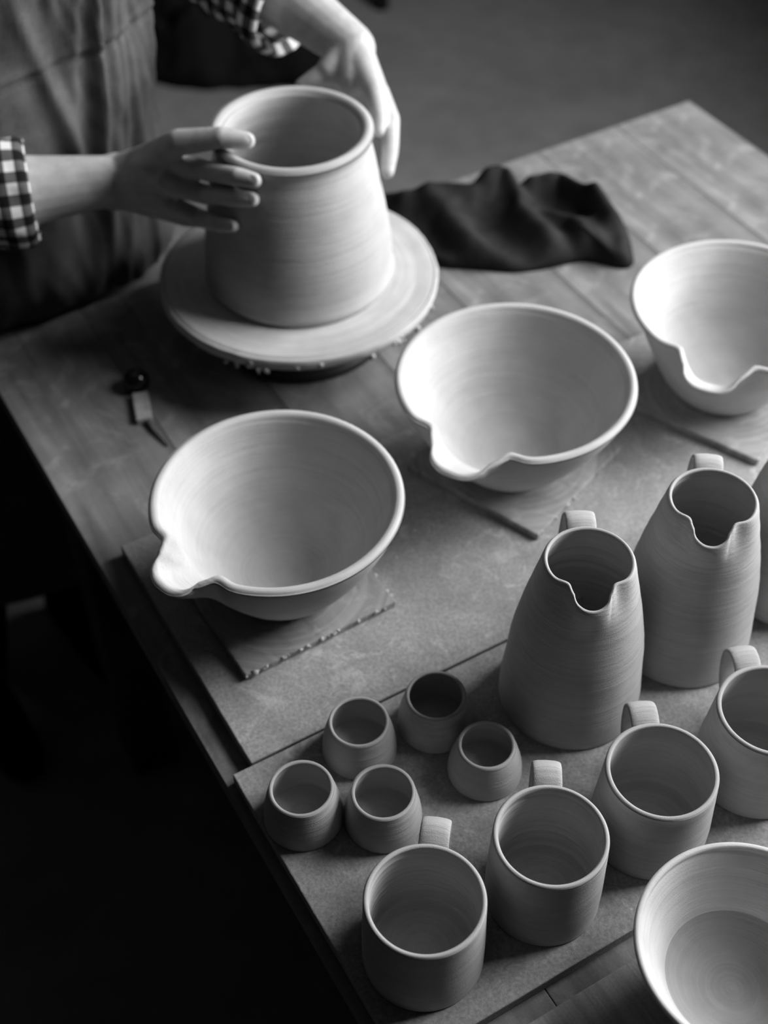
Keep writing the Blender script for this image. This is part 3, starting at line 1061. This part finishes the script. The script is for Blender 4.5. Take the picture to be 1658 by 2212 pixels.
# torso section used by shirt and apron
def lerp_tab(tab, z):
    if z <= tab[0][0]: return tab[0][1:]
    for A, Bq in zip(tab, tab[1:]):
        if z <= Bq[0]:
            u = smooth01((z - A[0]) / (Bq[0] - A[0]))
            return tuple(p + (q - p) * u for p, q in zip(A[1:], Bq[1:]))
    return tab[-1][1:]
#            z     sc    qc     a     b
TORSO = [(-.50, .270, -1.505, .235, .150), (-.10, .280, -1.520, .212, .155), (-.03, .288, -1.515, .208, .160), (.05, .295, -1.500, .205, .166),
         (.16, .302, -1.500, .196, .146), (.30, .305, -1.485, .200, .146), (.42, .305, -1.455, .200, .130), (.52, .305, -1.42, .17, .10)]

def torso_pt(z, phi, off=0.0):
    sc, qc, a, b = lerp_tab(TORSO, z)
    ex = .82
    cs, sn = math.cos(phi), math.sin(phi)
    ds = math.copysign(abs(sn) ** ex, sn)
    dq = math.copysign(abs(cs) ** ex, cs)
    return W(sc + (a + off) * ds, qc + (b + off) * dq, z)

# shirt body (gingham), behind and above the apron
V, Fc, UV = [], [], []
nz_, na_ = 40, 90
for i in range(nz_ + 1):
    z = -.04 + .60 * i / nz_
    for j in range(na_ + 1):
        phi = -math.pi + 2 * math.pi * j / na_
        p = torso_pt(z, phi, -.012 + .004 * noise.noise(Vector((phi * 3, z * 9, 2))))
        if z > .42:
            k = (z - .42) / .14
            cen = W(.304, -1.405, z)
            p = p.lerp(cen, .60 * smooth01(k)); p.z = z
        V.append(p); UV.append((phi * 9.0, z * 46.0))
for i in range(nz_):
    for j in range(na_):
        a = i * (na_ + 1) + j
        Fc.append([a, a + 1, a + na_ + 2, a + na_ + 1])
world_part('shirt', V, Fc, M_GING, person, uvs=UV)

# sleeves
def sleeve(name, pts, rad, seed, turns=0.9, cuff_from=None, amp=.004):
    # corner control points doubled, then rounded by corner cutting
    Q = [(Vector(pts[0]), rad[0])]
    for i in range(1, len(pts) - 1):
        p, pa, pb = Vector(pts[i]), Vector(pts[i - 1]), Vector(pts[i + 1])
        for o, sgn in ((pa, 0), (None, 1), (pb, 2)):
            if o is None: Q.append((p, rad[i])); continue
            k = min(.045 / (o - p).length, .4)
            ro = rad[i - 1] if sgn == 0 else rad[i + 1]
            Q.append((p.lerp(o, k), rad[i] + (ro - rad[i]) * k))
    Q.append((Vector(pts[-1]), rad[-1]))
    for _ in range(3):
        N_ = [Q[0]]
        for (p, r), (p2, r2_) in zip(Q, Q[1:]):
            N_ += [(p.lerp(p2, .25), r * .75 + r2_ * .25), (p.lerp(p2, .75), r * .25 + r2_ * .75)]
        Q = N_ + [Q[-1]]
    P = [q[0] for q in Q]
    rad = [q[1] for q in Q]
    D = [0.0]
    for a, b in zip(P, P[1:]): D.append(D[-1] + (b - a).length)
    def at_d(d):
        d = min(max(d, 0), D[-1])
        k = max(j for j in range(len(D) - 1) if D[j] <= d + 1e-9)
        u = (d - D[k]) / max(D[k + 1] - D[k], 1e-9)
        return P[k].lerp(P[k + 1], u), rad[k] + (rad[k + 1] - rad[k]) * u
    n = 90; na = 72
    V, Fc, UV = [], [], []
    fr = None
    for i in range(n + 1):
        d = D[-1] * i / n
        p, r = at_d(d)
        tt = (at_d(d + .006)[0] - at_d(d - .006)[0]).normalized()
        if fr is None: fr = tt.orthogonal().normalized()
        fr = (fr - tt * fr.dot(tt)).normalized()
        bn = tt.cross(fr)
        for j in range(na):
            a = 2 * math.pi * j / na
            w_ = noise.noise(Vector((math.cos(a) * 1.6, math.sin(a) * 1.6, d * 22 + seed)))
            w2 = 1 - abs(noise.noise(Vector((math.cos(a) * 2.4, math.sin(a) * 2.4, d * 40 + seed + 5)))) * 2
            rr = r + amp * w_ + amp * .8 * w2
            if cuff_from is not None and d > D[-1] - cuff_from:
                e = (D[-1] - d) / cuff_from
                rr += .006 * min(1, 4 * (1 - e)) * (1 if e > .06 else e / .06)
            V.append(p + (fr * math.cos(a) + bn * math.sin(a)) * rr)
            UV.append((2 * math.pi * .055 * (j / na) / .0225 * (1 if j <= na else 1), d / .0225))
    for i in range(n):
        for j in range(na):
            k = (j + 1) % na
            Fc.append([i * na + j, i * na + k, (i + 1) * na + k, (i + 1) * na + j])
    # turned-in edge at the cuff
    b = len(V)
    for j in range(na):
        v = V[n * na + j]
        V.append(p + (v - p) * .88 - tt * .012); UV.append(UV[n * na + j])
    for j in range(na):
        k = (j + 1) % na
        Fc.append([n * na + j, n * na + k, b + k, b + j])
    world_part(name, V, Fc, M_GING, person, uvs=UV)

cuffR = elR.lerp(wrR, .555)
sleeve('sleeve', [W(.235, -1.455, .455), shR, shR.lerp(elR, .5), elR, cuffR], [.080, .086, .074, .064, .0530], 1.0, cuff_from=.040, amp=.0035)
cuffL = elL.lerp(wrL, .63)
sleeve('sleeve', [W(.375, -1.455, .455), shL, shL.lerp(elL, .5), elL, cuffL], [.080, .086, .072, .068, .056], 7.0, cuff_from=.035, amp=.008)

# apron with its folds
def apron_off(phi, z):
    sc, qc, a, b = lerp_tab(TORSO, z)
    x = math.sin(phi) * a
    f = 0.0
    # gathers falling from the waist seam
    wob = .25 * noise.noise(Vector((x * 6, z * 4, 1.0)))
    n1 = noise.noise(Vector((x * 17 + wob * 3 + z * 2.2, z * 3.0, 4.0)))
    n2 = 1 - 2 * abs(noise.noise(Vector((x * 30 - z * 5 + wob * 4, z * 4.5, 8.0))))
    n3 = 1 - 2 * abs(noise.noise(Vector((x * 62 + z * 9 + wob * 6, z * 7.0, 3.0))))
    f += .008 * n1 + .0085 * n2 + .0028 * n3
    for (x0, x1, z0, z1, wd, am) in ((-.075, -.035, .33, .12, .006, .007), (-.10, -.125, .30, .10, .007, .006), (.01, .055, .40, .16, .008, .006),
                                     (.085, .070, .42, .08, .007, .006), (-.02, -.01, .28, .05, .007, .005), (.13, .135, .40, .02, .006, .005)):
        u = (z - z0) / (z1 - z0)
        if -.15 < u < 1.15:
            fade = smooth01((u + .15) / .3) * smooth01((1.15 - u) / .3)
            xc = x0 + (x1 - x0) * u
            f += 1.6 * am * fade * math.exp(-((x - xc) / wd) ** 2)
    # waist seam
    zs = .318 + .015 * math.sin(x * 9 + .6)
    f += .0025 * math.exp(-((z - zs) / .003) ** 2) - .0035 * math.exp(-((z - zs + .007) / .004) ** 2)
    return f
V, Fc = [], []
na_, nz_ = 190, 190
PH = R_(104)
for i in range(nz_ + 1):
    z = -.50 + .96 * i / nz_
    for j in range(na_ + 1):
        phi = -PH + 2 * PH * j / na_
        ed = min(1, (PH - abs(phi)) / .07)
        off = .010 + apron_off(phi, z) * smooth01(.4 + .6 * ed)
        if PH - abs(phi) < .05: off += .0022
        if z < .006 and abs(phi) < 1.2: off = min(off, .005)
        V.append(torso_pt(z, phi, off))
n0 = len(V)
for i in range(nz_ + 1):                      # inner side, so the cloth has thickness
    z = -.50 + .96 * i / nz_
    for j in range(na_ + 1):
        v = V[i * (na_ + 1) + j]
        sc, qc, a, b = lerp_tab(TORSO, z)
        c_ = W(sc, qc, z)
        dd = (v - c_); dd.z = 0
        V.append(v - dd.normalized() * .0025)
cols = na_ + 1
for i in range(nz_):
    for j in range(na_):
        a = i * cols + j
        Fc.append([a, a + 1, a + cols + 1, a + cols])
        Fc.append([n0 + a, n0 + a + cols, n0 + a + cols + 1, n0 + a + 1])
for i in range(nz_):
    for j in (0, na_):
        a = i * cols + j
        Fc.append([a, a + cols, n0 + a + cols, n0 + a])
for i in (0, nz_):
    for j in range(na_):
        a = i * cols + j
        Fc.append([a, n0 + a, n0 + a + 1, a + 1])
world_part('apron', V, Fc, M_APRON, person)

# trousers and shoes
TR = []
ankR, ankL = W(.060, -1.445, FLOOR + .09), W(.265, -1.50, FLOOR + .09)
knR, knL = W(.13, -1.48, -.34), W(.345, -1.475, -.34)
chain([W(.205, -1.53, .04), knR, ankR], [.105, .075, .058], TR)
chain([W(.365, -1.53, .04), knL, ankL], [.105, .075, .058], TR)
chain([W(.20, -1.53, .06), W(.37, -1.53, .06)], [.12, .12], TR)
V, Fc = merge(*TR)
V, Fc = remesh(V, Fc, .006, 6, 'trouser_source')
world_part('trousers', V, Fc, M_BLACKCLOTH, person)
def shoe(ank, dirv):
    S = []
    d = dirv.normalized()
    g = Vector((ank.x, ank.y, FLOOR))
    chain([g - d * .045 + Vector((0, 0, .045)), g + d * .06 + Vector((0, 0, .046)), g + d * .165 + Vector((0, 0, .038))], [.042, .046, .036], S)
    chain([g + Vector((0, 0, .045)), g + Vector((0, 0, .12))], [.045, .046], S)
    V, Fc = merge(*S)
    V, Fc = remesh(V, Fc, .004, 4, 'shoe_source')
    V = [Vector((v.x, v.y, max(v.z, FLOOR + .001))) for v in V]
    world_part('shoe', V, Fc, M_BLACKCLOTH, person)
shoe(ankR, W(.10, .9, 0)); shoe(ankL, W(.12, .9, 0))
